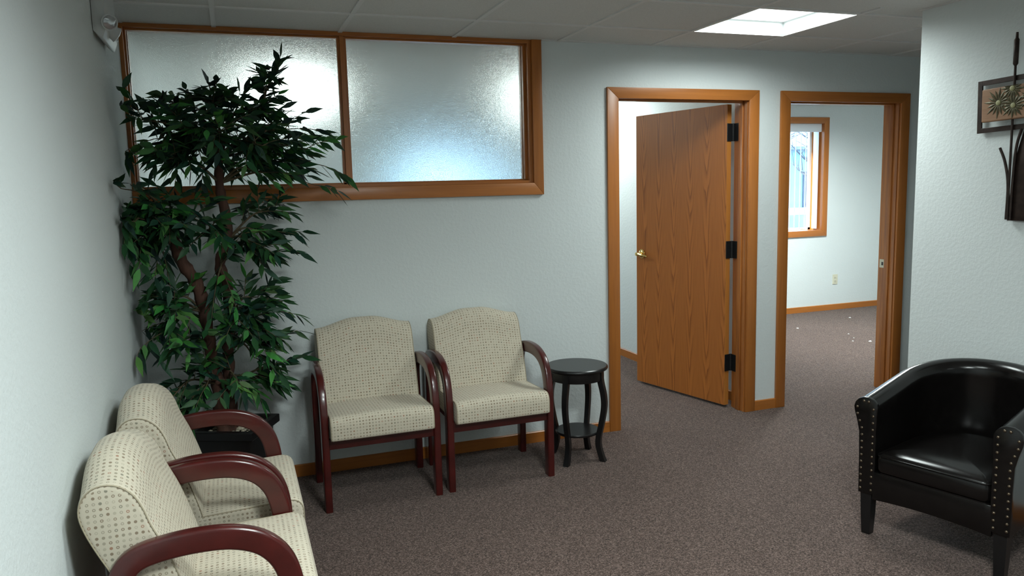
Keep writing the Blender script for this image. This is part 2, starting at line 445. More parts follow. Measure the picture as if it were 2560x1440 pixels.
# walls
b = box(bmesh.new(), -0.15, 0.0, -6.65, 4.75, 0, H+0.26); struct('wall_left', b, M['wall'])
WT = 0.12
b = bmesh.new()
box(b, 0, 2.10, 0, WT, 0, 1.545)
box(b, 2.10, 2.625, 0, WT, 0, H+0.26); box(b, 0, 2.10, 0, WT, H, H+0.26)
box(b, 2.625, 3.592, 0, WT, 2.052, H+0.26)
box(b, 3.592, 3.87, 0, WT, 0, H+0.26)
box(b, 3.87, 4.84, 0, WT, 2.052, H+0.26)
box(b, 4.84, 8.2, 0, WT, 0, H+0.26)
struct('wall_back', b, M['wall'])
b = box(bmesh.new(), RX, RX+0.12, -6.5, RY, 0, H+0.26); struct('wall_right', b, M['wall'])
b = box(bmesh.new(), RX+0.12, 8.2, RY-0.12, RY, 0, H+0.26)
struct('wall_hall', b, M['wall'])
b = box(bmesh.new(), 8.2, 8.35, -6.65, 3.22, 0, H+0.26); struct('wall_hall_end', b, M['wall'])
b = box(bmesh.new(), -0.15, 8.35, -6.65, -6.5, 0, H+0.26); struct('wall_front', b, M['wall'])
b = box(bmesh.new(), 3.67, 3.79, WT, 4.6, 0, H+0.26); struct('wall_between_offices', b, M['wall'])
# office behind the frosted window: far wall with a daylight window
b = bmesh.new()
box(b, 0, 2.3, 4.6, 4.75, 0, H+0.26); box(b, 3.4, 3.67, 4.6, 4.75, 0, H+0.26)
box(b, 2.3, 3.4, 4.6, 4.75, 0, 0.92); box(b, 2.3, 3.4, 4.6, 4.75, 1.85, H+0.26)
struct('wall_office_left', b, M['wall'])
# second office: thick outside wall with its window
W2 = (5.30, 6.828, 0.945, 2.15)
b = bmesh.new()
box(b, 3.79, W2[0]-0.02, FAR2, 3.22, 0, H+0.26); box(b, W2[1]+0.02, 8.2, FAR2, 3.22, 0, H+0.26)
box(b, W2[0]-0.02, W2[1]+0.02, FAR2, 3.22, 0, W2[2]-0.02); box(b, W2[0]-0.02, W2[1]+0.02, FAR2, 3.22, W2[3]+0.02, H+0.26)
struct('wall_office_right', b, M['wall'])

# baseboards
def baseboard(name, segs, axis):
    b = bmesh.new()
    for (p0, p1, c, s) in segs:      # run along axis from p0 to p1, standing off the face c by s
        prof = [(c, 0), (c + s*0.012, 0), (c + s*0.012, 0.062), (c + s*0.008, 0.066), (c, 0.066)]
        prism(b, prof, axis, p0, p1)
    return struct(name, b, M['trim_x'] if axis == 0 else M['trim_y'])
baseboard('baseboard_back', [(0.0, 2.57, 0, -1), (3.647, 3.817, 0, -1), (4.896, 8.2, 0, -1)], 0)
baseboard('baseboard_left', [(-6.5, 0, 0, 1)], 1)
baseboard('baseboard_right', [(-6.5, RY, RX, -1)], 1)
baseboard('baseboard_hall', [(RX, 8.2, RY, 1)], 0)
baseboard('baseboard_office_left', [(WT, 4.6, 3.67, -1)], 1)
baseboard('baseboard_office_right', [(3.79, 8.2, FAR2, -1)], 0)

# ------------------------------------------------------------------ door frames
def casing_board(bm, poly, y0=-0.018, y1=0.0):
    prism(bm, poly, 1, y0, y1, 0.0025)
def door_frame(name, lo, ro, li, ri, zo, zi):
    d = struct(name)
    b = bmesh.new(); casing_board(b, [(lo, 0), (li, 0), (li, zi), (lo, zo)]); obj('casing_upright', b, M['trim_z'], d, 40)
    b = bmesh.new(); casing_board(b, [(ro, 0), (ri, 0), (ri, zi), (ro, zo)]); obj('casing_upright', b, M['trim_z'], d, 40)
    b = bmesh.new(); casing_board(b, [(li, zi), (ri, zi), (ro, zo), (lo, zo)]); obj('casing_head', b, M['trim_x'], d, 40)
    jl, jr, jt = li+0.005, ri-0.005, zi-0.0+0.003
    for (xa, xb, s) in ((jl-0.022, jl, 1), (jr, jr+0.022, -1)):
        b = bmesh.new(); box(b, xa, xb, 0.0, WT, 0, jt+0.02)
        e = jl if s == 1 else jr
        box(b, min(e, e+s*0.011), max(e, e+s*0.011), 0.036, 0.074, 0, jt, 0.002)   # stop
        obj('jamb', b, M['jamb'], d, 40)
    b = bmesh.new(); box(b, jl, jr, 0.0, WT, jt, jt+0.02); box(b, jl, jr, 0.036, 0.074, jt-0.011, jt)
    obj('head_jamb', b, M['trim_x'], d)
    # casing on the office side
    b = bmesh.new()
    box(b, lo, li, WT, WT+0.018, 0, zo); box(b, ri, min(ro, 3.665) if ro < 3.7 else ro, WT, WT+0.018, 0, zo); box(b, li, ri, WT, WT+0.018, zi, zo)
    obj('inner_casing', b, M['trim_z'], d)
    return d, jl, jr
D1, d1l, d1r = door_frame('door_1', 2.570, 3.647, 2.645, 3.572, 2.095, 2.03)
D2, d2l, d2r = door_frame('door_2', 3.817, 4.896, 3.890, 4.820, 2.095, 2.03)

# open door slab of door_1
slab_root = link(bpy.data.objects.new('door_leaf', None), D1); slab_root.empty_display_size = 0.1
ang = math.atan2(0.975, -0.224)
slab_root.location = (3.556, 0.138, 0.0); slab_root.rotation_euler = (0, 0, ang - PI)
# local: slab runs along -x when closed, its waiting-room face towards -y
slab_root.name = 'door_leaf'
b = box(bmesh.new(), -0.876, -0.004, -0.047, -0.007, 0.018, 2.022, 0.002)
slab = obj('slab', b, M['door'], slab_root)
b = bmesh.new(); box(b, -0.0045, -0.003, -0.0465, -0.0075, 0.019, 2.021); obj('edge_band', b, M['edge'], slab_root)
for z in (1.843, 1.077, 0.311):
    b = bmesh.new()
    box(b, -0.004, 0.0015, -0.047, -0.004, z-0.057, z+0.057)
    obj('hinge_leaf', b, M['black_metal'], slab_root)
    b = bmesh.new()
    lathe(b, [(0.009, z-0.057), (0.009, z-0.019), (0.0083, z-0.0185), (0.009, z-0.018), (0.009, z+0.019), (0.0083, z+0.0195), (0.009, z+0.02), (0.009, z+0.057)], 3.561, 0.137, 12)
    box(b, d1r-0.004, d1r-0.0005, 0.082, 0.138, z-0.057, z+0.057); box(b, 3.559, d1r-0.0005, 0.134, 0.138, z-0.057, z+0.057)
    obj('hinge', b, M['black_metal'], D1)
# lever handle near the free edge, on the visible face
hb = bmesh.new()
def disc_y(bm, cx, cz, y0, y1, r, n=28, r2=None):
    r2 = r2 or r
    rings(bm, [[(cx + (r if k == 0 else r2)*math.cos(2*PI*i/n), y, cz + (r if k == 0 else r2)*math.sin(2*PI*i/n)) for i in range(n)] for k, y in enumerate((y0, y1))])
disc_y(hb, -0.812, 1.005, -0.047, -0.055, 0.033); disc_y(hb, -0.812, 1.005, -0.055, -0.062, 0.030, r2=0.020)
disc_y(hb, -0.812, 1.005, -0.062, -0.092, 0.011)
disc_y(hb, -0.812, 1.005, -0.088, -0.108, 0.016, r2=0.014)
tube(hb, catmull([(-0.812, -0.099, 1.005), (-0.786, -0.101, 1.003), (-0.750, -0.099, 0.997), (-0.718, -0.088, 0.992)], 5), [0.012]*5+[0.0105]*5+[0.009]*5+[0.007], 10)
obj('lever_handle', hb, M['brass'], slab_root, 40)
# strike plate of door_2
b = box(bmesh.new(), d2r-0.002, d2r+0.001, 0.082, 0.121, 0.885, 0.945, 0.0008)
sp = obj('strike_plate', b, M['almond'], D2)
b = box(bmesh.new(), d2r-0.0026, d2r-0.0015, 0.087, 0.103, 0.902, 0.926); obj('latch_hole', b, M['dark_slot'], sp)

# ------------------------------------------------------------------ frosted interior window
Wd = struct('window_1')
WZ0, WZ1 = 1.545, H
b = bmesh.new(); casing_board(b, [(0.001, 1.479), (2.157, 1.479), (2.097, 1.547), (0.001, 1.547)]); obj('casing_bottom', b, M['trim_x'], Wd, 40)
b = bmesh.new(); casing_board(b, [(2.157, 1.479), (2.157, H-0.001), (2.097, H-0.001), (2.097, 1.547)]); obj('casing_upright', b, M['trim_z'], Wd, 40)
b = bmesh.new(); box(b, 0.0005, 2.10, 0, WT, 1.545, 1.562); box(b, 0.02, 2.07, 0.035, 0.062, 1.562, 1.571, 0.001); obj('sill_jamb', b, M['trim_x'], Wd)
b = bmesh.new(); box(b, 0.0005, 2.10, 0.0, WT, 2.327, H-0.0005); box(b, 0.02, 2.07, 0.03, 0.062, 2.318, 2.327, 0.001); obj('head_jamb', b, M['trim_x'], Wd)
b = bmesh.new(); box(b, 0.0005, 0.018, 0.0, WT, 1.562, 2.327); box(b, 0.018, 0.027, 0.035, 0.062, 1.562, 2.327, 0.001); obj('side_jamb', b, M['trim_z'], Wd)
b = bmesh.new(); box(b, 2.077, 2.10, 0.0, WT, 1.562, 2.327); box(b, 2.062, 2.077, 0.035, 0.062, 1.562, 2.327, 0.001); obj('side_jamb', b, M['trim_z'], Wd)
b = bmesh.new(); box(b, 1.035, 1.057, 0.012, WT-0.01, 1.562, 2.327, 0.001); box(b, 1.023, 1.071, 0.035, 0.062, 1.562, 2.327, 0.001); obj('mullion', b, M['trim_z'], Wd)
for xa, xb in ((0.019, 1.034), (1.058, 2.076)):
    b = box(bmesh.new(), xa, xb, 0.066, 0.072, 1.563, 2.326); obj('frosted_pane', b, M['frost'], Wd)
b = bmesh.new()
for xa, xb in ((0.018, 0.030), (1.030, 1.035), (1.057, 1.062), (2.062, 2.077)): box(b, xa, xb, 0.076, 0.10, 1.562, 2.327)
obj('rear_stop', b, M['trim_z'], Wd)

# daylight window of the office behind the frosted glass
W3 = struct('window_3')
b = bmesh.new()
for bx in ((2.3, 2.35, 0.92, 1.85), (3.35, 3.4, 0.92, 1.85), (2.35, 3.35, 0.92, 0.97), (2.35, 3.35, 1.80, 1.85)):
    box(b, bx[0], bx[1], 4.64, 4.70, bx[2], bx[3])
obj('frame', b, M['ext_white'], W3)
b = box(bmesh.new(), 2.35, 3.35, 4.668, 4.672, 0.97, 1.80); obj('pane', b, M['pane'], W3)

# ------------------------------------------------------------------ window of the second office
W2o = struct('window_2')
x0, x1, z0, z1 = W2
cw = 0.068
yF = FAR2
b = bmesh.new(); prism(b, [(x1, z0), (x1+cw, z0-cw), (x1+cw, z1+cw), (x1, z1)], 1, yF-0.018, yF, 0.002); obj('casing_upright', b, M['trim_z'], W2o, 40)
b = bmesh.new(); prism(b, [(x0, z0), (x0-cw, z0-cw), (x0-cw, z1+cw), (x0, z1)], 1, yF-0.018, yF, 0.002); obj('casing_upright', b, M['trim_z'], W2o, 40)
b = bmesh.new(); prism(b, [(x0, z1), (x1, z1), (x1+cw, z1+cw), (x0-cw, z1+cw)], 1, yF-0.018, yF, 0.002); obj('casing_head', b, M['trim_x'], W2o, 40)
b = bmesh.new(); prism(b, [(x0, z0), (x1, z0), (x1+cw, z0-cw), (x0-cw, z0-cw)], 1, yF-0.018, yF, 0.002); obj('casing_bottom', b, M['trim_x'], W2o, 40)
for (a, c) in ((x0-0.02, x0), (x1, x1+0.02)):
    b = box(bmesh.new(), a, c, yF, 3.20, z0-0.02, z1+0.02); obj('reveal', b, M['trim_z'], W2o)
b = box(bmesh.new(), x0, x1, yF, 3.20, z1, z1+0.02); obj('head_reveal', b, M['trim_x'], W2o)
b = box(bmesh.new(), x0, x1, yF, 3.20, z0-0.02, z0); obj('sill', b, M['trim_x'], W2o)
b = bmesh.new()
for bx in ((x0, x0+0.03, z0, z1), (x1-0.03, x1, z0, z1), (x0, x1, z0, z0+0.025), (x0, x1, z1-0.025, z1), (6.0, 6.03, z0, z1)):
    box(b, bx[0], bx[1], 3.165, 3.20, bx[2], bx[3])
obj('sash_frame', b, M['ext_white'], W2o)
b = box(bmesh.new(), x0+0.03, x1-0.03, 3.180, 3.184, z0+0.025, z1-0.025); obj('pane', b, M['pane'], W2o)

# vertical blind hanging in that window
VB = thing('vertical_blind', 'white vertical blind with its slats turned open in the far office window', 'blind', ((x0+x1)/2, 3.07, z1))
cx_, cy__ = (x0+x1)/2, 3.07
b = bmesh.new()
prism(b, [(2.998-cy__, -0.001), (2.998-cy__, -0.085), (3.006-cy__, -0.092), (3.012-cy__, -0.085), (3.012-cy__, -0.012), (3.10-cy__, -0.012), (3.10-cy__, -0.001)], 0, x0+0.005-cx_, x1-0.012-cx_)
obj('valance', b, M['vane'], VB, 40)
b = box(bmesh.new(), x0+0.02-cx_, x1-0.03-cx_, -0.02, 0.02, -0.04, -0.013); obj('head_rail', b, M['white_plastic'], VB)
def vane(x, turn):
    b = bmesh.new(); w = 0.042; n = 5
    pts = [((i/(n-1)-0.5)*2*w, 0.003*(1-((i/(n-1)-0.5)*2)**2)) for i in range(n)]
    ct, st = math.cos(turn), math.sin(turn)
    def T(u, v): return (x + u*ct - v*st, u*st + v*ct)
    poly = [T(u, v) for u, v in pts] + [T(u, v+0.0012) for u, v in reversed(pts)]
    prism(b, poly, 2, -1.19, -0.042)
    return obj('slat', b, M['vane'], VB, 50)
vx = x0 + 0.07
while vx < x1 - 0.10:
    vane(vx - cx_, math.radians(57)); vx += 0.072
vane(x1 - 0.022 - cx_, PI/2)

# ------------------------------------------------------------------ ceiling lights
def ceiling_light(kind, x0, x1, y0, y1, label):
    cx, cy = (x0+x1)/2, (y0+y1)/2
    t = thing('ceiling_light', label, 'ceiling light', (cx, cy, H), 0)
    wx, wy = (x1-x0)/2, (y1-y0)/2
    def loop(fx, fy, z): return [(-fx, -fy, z), (fx, -fy, z), (fx, fy, z), (-fx, fy, z)]
    b = bmesh.new()
    if kind == 'glass':      # wraparound diffuser hanging just under the ceiling
        rings(b, [loop(wx-0.001, wy-0.001, 0.06), loop(wx-0.001, wy-0.001, -0.004), loop(wx-0.02, wy-0.02, -0.006), loop(wx-0.03, wy-0.03, 0.05)], cap=False)
        obj('pan', b, M['light_pan'], t)
        b = bmesh.new(); rings(b, [loop(wx*0.86, wy*0.86, 0.04), loop(wx*0.88, wy*0.88, -0.09), loop(wx*0.76, wy*0.76, -0.125)])
        obj('lens', b, M['wrap'], t)
        return t
    rings(b, [loop(wx-0.001, wy-0.001, 0.085), loop(wx-0.001, wy-0.001, -0.003), loop(wx-0.012, wy-0.012, -0.003), loop(wx-0.014, wy-0.014, 0.002), loop(wx-0.022, wy-0.022, 0.078)], cap=False)
    obj('pan', b, M['light_pan'], t)
    b = box(bmesh.new(), -wx+0.023, wx-0.023, -wy+0.023, wy-0.023, 0.070, 0.080)
    obj('lens', b, M['lens'], t)
    ld = bpy.data.lights.new('lamp', 'AREA'); ld.shape = 'RECTANGLE'; ld.size = 2*wx-0.07; ld.size_y = 2*wy-0.07
    ld.energy = LAMP_W[kind]; ld.color = LAMP_COL; ld.spread = math.radians(166)
    lo = bpy.data.objects.new('lamp', ld); link(lo, t); lo.location = (0, 0, 0.066)
    return t
for l in LIGHTS: ceiling_light(*l)

# ------------------------------------------------------------------ emergency light on the left wall
EL = thing('emergency_light', 'white emergency light with two lamp heads high on the left wall', 'emergency light', (0, -0.66, 2.13))
b = bmesh.new()
prism(b, [(0.0015, 0.022), (0.026, -0.006), (0.034, -0.006), (0.046, 0.03), (0.046, 0.205), (0.0015, 0.205)], 1, -0.16, 0.16, 0.003)
obj('housing', b, M['white_plastic'], EL, 40)
def lamp_head(px, py, pz, d):
    b = bmesh.new()
    lathe(b, [(0.006, -0.040), (0.016, -0.038), (0.023, -0.022), (0.029, 0.0), (0.031, 0.004), (0.028, 0.006), (0.026, 0.004)], n=24)
    q = Vector(d).to_track_quat('Z', 'X').to_matrix().to_4x4(); q.translation = Vector((px, py, pz))
    for v in b.verts: v.co = q @ v.co
    h = obj('lamp_head', b, M['white_plastic'], EL, 40)
    b = bmesh.new(); lathe(b, [(0.0255, 0.0035), (0.024, 0.007), (0.016, 0.010), (0.006, 0.0115)], n=24)
    for v in b.verts: v.co = q @ v.co
    obj('lamp_lens', b, M['grey_reflector'], h, 40)
    b = bmesh.new(); tube(b, [(0.03, py+0.012, pz+0.01), Vector((px, py, pz)) - 0.03*Vector(d).normalized()], 0.009, 10); obj('swivel', b, M['white_plastic'], h, 40)
lamp_head(0.060, -0.165, 0.052, (0.5, -0.85, -0.25))
lamp_head(0.066, -0.035, 0.032, (0.75, 0.35, -0.45))

# ------------------------------------------------------------------ wall outlet of the second office
OT = thing('wall_outlet', 'almond power outlet low on the far office wall', 'outlet', (7.049, FAR2, 0.359))
b = box(bmesh.new(), -0.036, 0.036, -0.006, 0, -0.058, 0.058, 0.002); obj('cover_plate', b, M['almond'], OT)
for dz in (-0.02, 0.02):
    b = box(bmesh.new(), -0.017, 0.017, -0.008, -0.005, dz-0.014, dz+0.014, 0.001); s = obj('socket', b, M['almond'], OT)
    
    for sx in (-0.0065, 0.0065): obj('slot', box(bmesh.new(), sx-0.0015, sx+0.0015, -0.0085, -0.0078, dz-0.005, dz+0.006), M['dark_slot'], s)

# ------------------------------------------------------------------ paper scraps on the far office carpet
rnd = random.Random(5)
SCR = [((5.88, 2.215), 0.0158, 'white paper scrap alone on the carpet nearest the window'),
       ((6.79, 2.459), 0.0173, 'white paper scrap on the carpet closest to the outlet wall'),
       ((6.107, 1.753), 0.0115, 'farthest of three small paper scraps in a line on the office carpet'),
       ((6.007, 1.578), 0.0094, 'middle of three small paper scraps in a line on the office carpet'),
       ((5.889, 1.465), 0.0115, 'nearest of three small paper scraps in a line on the office carpet'),
       ((6.023, 1.39), 0.0187, 'crumpled white paper scrap on the carpet beside the right door jamb')]
for (x, y), r, lab in SCR:
    b = bmesh.new()
    n = 9
    ring0 = [(r*rnd.uniform(0.6, 1.1)*math.cos(2*PI*i/n), r*rnd.uniform(0.5, 0.9)*math.sin(2*PI*i/n), rnd.uniform(0.0, 0.003)) for i in range(n)]
    ring1 = [(p[0]*0.55, p[1]*0.55, r*rnd.uniform(0.25, 0.5)) for p in ring0]
    rings(b, [ring0, ring1])
    o = obj('paper_scrap', b, M['paper']); o.location = (x, y, 0.0)
    tag(o, lab, 'paper scrap', 'paper scraps on the far office carpet')

# ================================================================== PATTERNED WAITING CHAIR
def cushion(prof_fn, xs, name, mat, parent):
    """prof_fn(x) -> closed (y,z) loop; UVs run along x and along the loop, in metres."""
    bm = bmesh.new(); uv = bm.loops.layers.uv.new('UVMap')
    secs = [prof_fn(x) for x in xs]
    n = len(secs[0])
    # arc length from the middle section
    mid = secs[len(secs)//2]; arc = [0.0]
    for i in range(n): arc.append(arc[-1] + math.dist(mid[i], mid[(i+1) % n]))
    vr = [[bm.verts.new((x, p[0], p[1])) for p in s] for x, s in zip(xs, secs)]
    us = list(xs); w_ = abs(xs[0]) - 0.010
    for k_, c_ in ((2, 0.0053), (1, 0.0097), (0, 0.0172)): us[k_] = -(w_+c_); us[-1-k_] = w_+c_
    for k in range(len(xs)-1):
        for i in range(n):
            j = (i+1) % n
            f = bm.faces.new((vr[k][i], vr[k][j], vr[k+1][j], vr[k+1][i]))
            for lp, w in zip(f.loops, ((us[k], arc[i]), (us[k], arc[i+1]), (us[k+1], arc[i+1]), (us[k+1], arc[i]))):
                lp[uv].uv = (w[0]+0.6, w[1]+0.05)
    for vs_, sgn in ((vr[0], -1), (vr[-1], 1)):
        f = bm.faces.new(vs_ if sgn > 0 else vs_[::-1])
        for lp in f.loops: lp[uv].uv = (lp.vert.co.y+0.9, lp.vert.co.z+0.9)
    return obj(name, bm, mat, parent, 50)
def rounded_loop(pts, rads, seg=7):
    """round the corners of a 2D polygon, then resample straight runs."""
    out = []; n = len(pts)
    for i in range(n):
        p = Vector(pts[i]); a = Vector(pts[i-1]); c = Vector(pts[(i+1) % n]); r = rads[i]
        d1 = (a-p).normalized(); d2 = (c-p).normalized()
        th = d1.angle(d2); t = r/math.tan(th/2)
        t = min(t, 0.49*(a-p).length, 0.49*(c-p).length)
        s = p + d1*t; e = p + d2*t
        for k in range(seg+1):
            q = k/seg
            out.append(tuple((1-q)**2*s + 2*q*(1-q)*p + q*q*e))
    return out
def end_taper(x, w, r=0.010):
    d = w - abs(x)
    return 1.0 if d >= r else math.sqrt(max(0.0, 1-(1-d/r)**2))
def make_chair(label):
    t = thing('waiting_chair', label, 'chair', group='patterned waiting chairs')
    W = 0.25
    xs = [-W, -W+0.002, -W+0.005, -W+0.010] + [(-W+0.010) + (2*W-0.02)*k/24 for k in range(1, 24)] + [W-0.010, W-0.005, W-0.002, W]
    # seat cushion
    seat_core = rounded_loop([(-0.272, 0.357), (0.15, 0.357), (0.15, 0.452), (-0.272, 0.470)], [0.018, 0.012, 0.018, 0.050])
    cy, cz = -0.06, 0.41
    def seat_prof(x):
        e = end_taper(x, W); s = 0.012*(1-e)
        crown = 0.012*(1-(x/W)**2)
        o = []
        for (y, z) in seat_core:
            yy = y - s*(1 if y > cy else -1)*min(1, abs(y-cy)/0.15); zz = z - s*(1 if z > cz else -1)
            if z > cz: zz += crown*smooth01((z-0.43)/0.03)
            o.append((yy, zz))
        return o
    seat = cushion(seat_prof, xs, 'seat_cushion', M['fabric'], t)
    for sx in (-1, 1):
        lp = [(sx*(W-0.003), y, z) for y, z in seat_prof(W-0.004)]
        obj('piping', tube(bmesh.new(), lp + [lp[0]], 0.0022, 6), M['piping'], seat, 60)
    # back cushion, reclined, with a camel-back top
    base = [(p.x, p.y) for p in catmull([(y, z, 0) for y, z in [(0.062, 0.436), (0.056, 0.452), (0.072, 0.52), (0.104, 0.62), (0.136, 0.695), (0.152, 0.745), (0.172, 0.785), (0.205, 0.812), (0.243, 0.818),
             (0.279, 0.803), (0.299, 0.768), (0.296, 0.72), (0.268, 0.645), (0.215, 0.535), (0.168, 0.448), (0.156, 0.434), (0.11, 0.432), (0.062, 0.436)]], 4)][:-1]
    # keep the face gently hollow
    def back_prof(x):
        e = end_taper(x, W); s = 0.012*(1-e)
        hump = 0.043*smooth01((1-abs(x)/0.25)*1.2)
        o = []
        for (y, z) in base:
            k = smooth01((z-0.50)/0.30)
            zz = z + hump*k; yy = y + hump*k*0.18
            ax_y = 0.10 + (z-0.44)*0.45            # spine of the cushion
            yy += s*max(-1, min(1, (ax_y-y)/0.02))
            zz += -s*smooth01((z-0.72)/0.06) if z > 0.72 else (s if z < 0.46 else 0)
            o.append((yy, zz))
        return o
    back = cushion(back_prof, xs, 'back_cushion', M['fabric'], t)
    for sx in (-1, 1):
        lp = [(sx*(W-0.003), y, z) for y, z in back_prof(W-0.004)]
        obj('piping', tube(bmesh.new(), lp + [lp[0]], 0.0022, 6), M['piping'], back, 60)
    # bentwood side frames: leg, arm and leg in one sweep
    key = [(0.220, 0.0), (0.220, 0.30), (0.219, 0.52), (0.209, 0.588), (0.174, 0.625), (0.105, 0.642), (0.02, 0.647), (-0.06, 0.639),
           (-0.127, 0.611), (-0.172, 0.560), (-0.194, 0.49), (-0.199, 0.40), (-0.199, 0.20), (-0.199, 0.0)]
    path = [(p.x, p.y) for p in catmull([(a, c, 0) for a, c in key], 6)]
    hw, hd = 0.0175, 0.031
    cs = []
    for (sx, sd) in ((1, 1), (-1, 1), (-1, -1), (1, -1)):
        a0 = {(1, 1): 0, (-1, 1): 90, (-1, -1): 180, (1, -1): 270}[(sx, sd)]
        for k in range(5):
            a = math.radians(a0 + 22.5*k); r = 0.009
            cs.append((sx*(hw-r) + r*math.cos(a), sd*(hd-r) + r*math.sin(a)))
    for sx in (-1, 1):
        secs = []
        for i, (y, z) in enumerate(path):
            a = path[max(i-1, 0)]; c = path[min(i+1, len(path)-1)]
            d = Vector((c[0]-a[0], c[1]-a[1])).normalized(); nrm = Vector((d.y, -d.x))
            if i in (0, len(path)-1): nrm = Vector((1 if nrm.x > 0 else -1, 0))
            secs.append([(sx*0.2715 + u, y + nrm.x*w, z + nrm.y*w) for u, w in cs])
        b = bmesh.new(); rings(b, secs); obj('side_frame', b, M['cherry'], t, 50)
    b = box(bmesh.new(), -0.256, 0.256, -0.215, -0.190, 0.305, 0.357, 0.003); obj('front_rail', b, M['cherry'], t)
    b = box(bmesh.new(), -0.256, 0.256, 0.205, 0.230, 0.345, 0.405, 0.003); obj('rear_rail', b, M['cherry'], t)
    for sx in (-1, 1):
        obj('seat_rail', box(bmesh.new(), sx*0.22-0.012, sx*0.22+0.012, -0.19, 0.205, 0.315, 0.357, 0.002), M['cherry'], t)
    for sx in (-1, 1):
        b = prism(bmesh.new(), [(0.12, 0.357), (0.165, 0.357), (0.21, 0.40), (0.30, 0.70), (0.285, 0.71), (0.16, 0.45)], 0, sx*0.15-0.012, sx*0.15+0.012)
        obj('back_support', b, M['cherry'], t)
    return t
GRP = 'patterned waiting chairs'
chairA = make_chair('patterned armchair against the back wall between the potted tree and its twin')
chairA.location = (1.064, -0.335, 0); chairA.rotation_euler = (0, 0, 0)
dup(chairA, (1.679, -0.325, 0), 0.0, 'patterned armchair against the back wall right beside the round black table', GRP)
dup(chairA, (0.345, -1.255, 0), PI/2, 'patterned armchair along the left wall nearest the tree planter', GRP)
dup(chairA, (0.338, -1.862, 0), PI/2, 'patterned armchair along the left wall nearest the viewer, partly cut off below', GRP)

# ================================================================== ROUND SIDE TABLE
ST = thing('side_table', 'small round black side table with curved legs beside the door', 'side table', (2.197, -0.343, 0), math.radians(-3))
b = lathe(bmesh.new(), [(0.02, 0.513), (0.166, 0.513), (0.172, 0.517), (0.175, 0.524), (0.173, 0.531), (0.168, 0.535), (0.02, 0.535)], n=64)
obj('tabletop', b, M['black_wood'], ST, 35)
b = lathe(bmesh.new(), [(0.135, 0.462), (0.150, 0.460), (0.152, 0.464), (0.152, 0.513), (0.135, 0.513)], n=64); obj('apron', b, M['black_wood'], ST, 35)
b = lathe(bmesh.new(), [(0.02, 0.150), (0.119, 0.150), (0.123, 0.155), (0.123, 0.161), (0.120, 0.165), (0.02, 0.165)], n=56); obj('shelf', b, M['black_wood'], ST, 35)
legp = catmull([(0.140, 0.513, 0), (0.143, 0.46, 0), (0.160, 0.38, 0), (0.163, 0.31, 0), (0.148, 0.22, 0), (0.130, 0.14, 0), (0.128, 0.09, 0), (0.142, 0.035, 0), (0.156, 0.0, 0)], 5)
for k in range(4):
    a = math.radians(-135 + 90*k)
    secs = []
    for i, p in enumerate(legp):
        q = i/(len(legp)-1); w = 0.0175 - 0.004*math.sin(PI*q) - 0.002*q; d = 0.015
        rr, z = p.x, p.y
        secs.append([((rr+sd*d)*math.cos(a) - sw*w*math.sin(a), (rr+sd*d)*math.sin(a) + sw*w*math.cos(a), z) for sd, sw in ((-1, -1), (1, -1), (1, 1), (-1, 1))])
    b = bmesh.new(); rings(b, secs); obj('leg', b, M['black_wood'], ST, 40)

# ================================================================== LEATHER TUB ARMCHAIR
TC = thing('tub_armchair', 'dark brown leather tub armchair with nailhead trim before the right wall', 'armchair', (3.296, -1.872, 0), math.radians(-73.1))
A_ = 0.268; YF = -0.295; YC = 0.03
def tub_path(n_arc=28, n_st=8):
    P = []
    for k in range(n_st): P.append(((-A_, YF + (YC-YF)*k/n_st), (-1, 0)))
    for k in range(n_arc+1):
        a = PI - PI*k/n_arc
        P.append(((A_*math.cos(a), YC + A_*math.sin(a)), (math.cos(a), math.sin(a))))
    for k in range(1, n_st+1): P.append(((A_, YC + (YF-YC)*k/n_st), (1, 0)))
    return P
def tub_section(h):
    s = [(-0.040, 0.20), (-0.042, 0.32), (-0.042, h-0.14), (-0.044, h-0.075)]
    for k in range(9):
        a = math.radians(172 - 24*k)
        s.append((0.004 + 0.050*math.cos(a), h-0.050 + 0.050*math.sin(a)))
    s += [(0.040, h-0.105), (0.030, h-0.15), (0.027, h-0.25), (0.025, 0.185), (-0.030, 0.185)]
    return s
secs = []
P = tub_path()
for i, ((x, y), (nx, ny)) in enumerate(P):
    q = 1 - abs(2*i/(len(P)-1) - 1)          # 0 at the arm fronts, 1 at the middle of the back
    h = 0.605 + 0.107*(0.45*smooth01(q*1.05) + 0.55*min(1.0, q*1.25)*(2-min(1.0, q*1.25)))
    secs.append([(x + nx*u, y + ny*u, z) for u, z in tub_section(h)])
b = bmesh.new(); rings(b, secs); obj('shell', b, M['leather'], TC, 55)
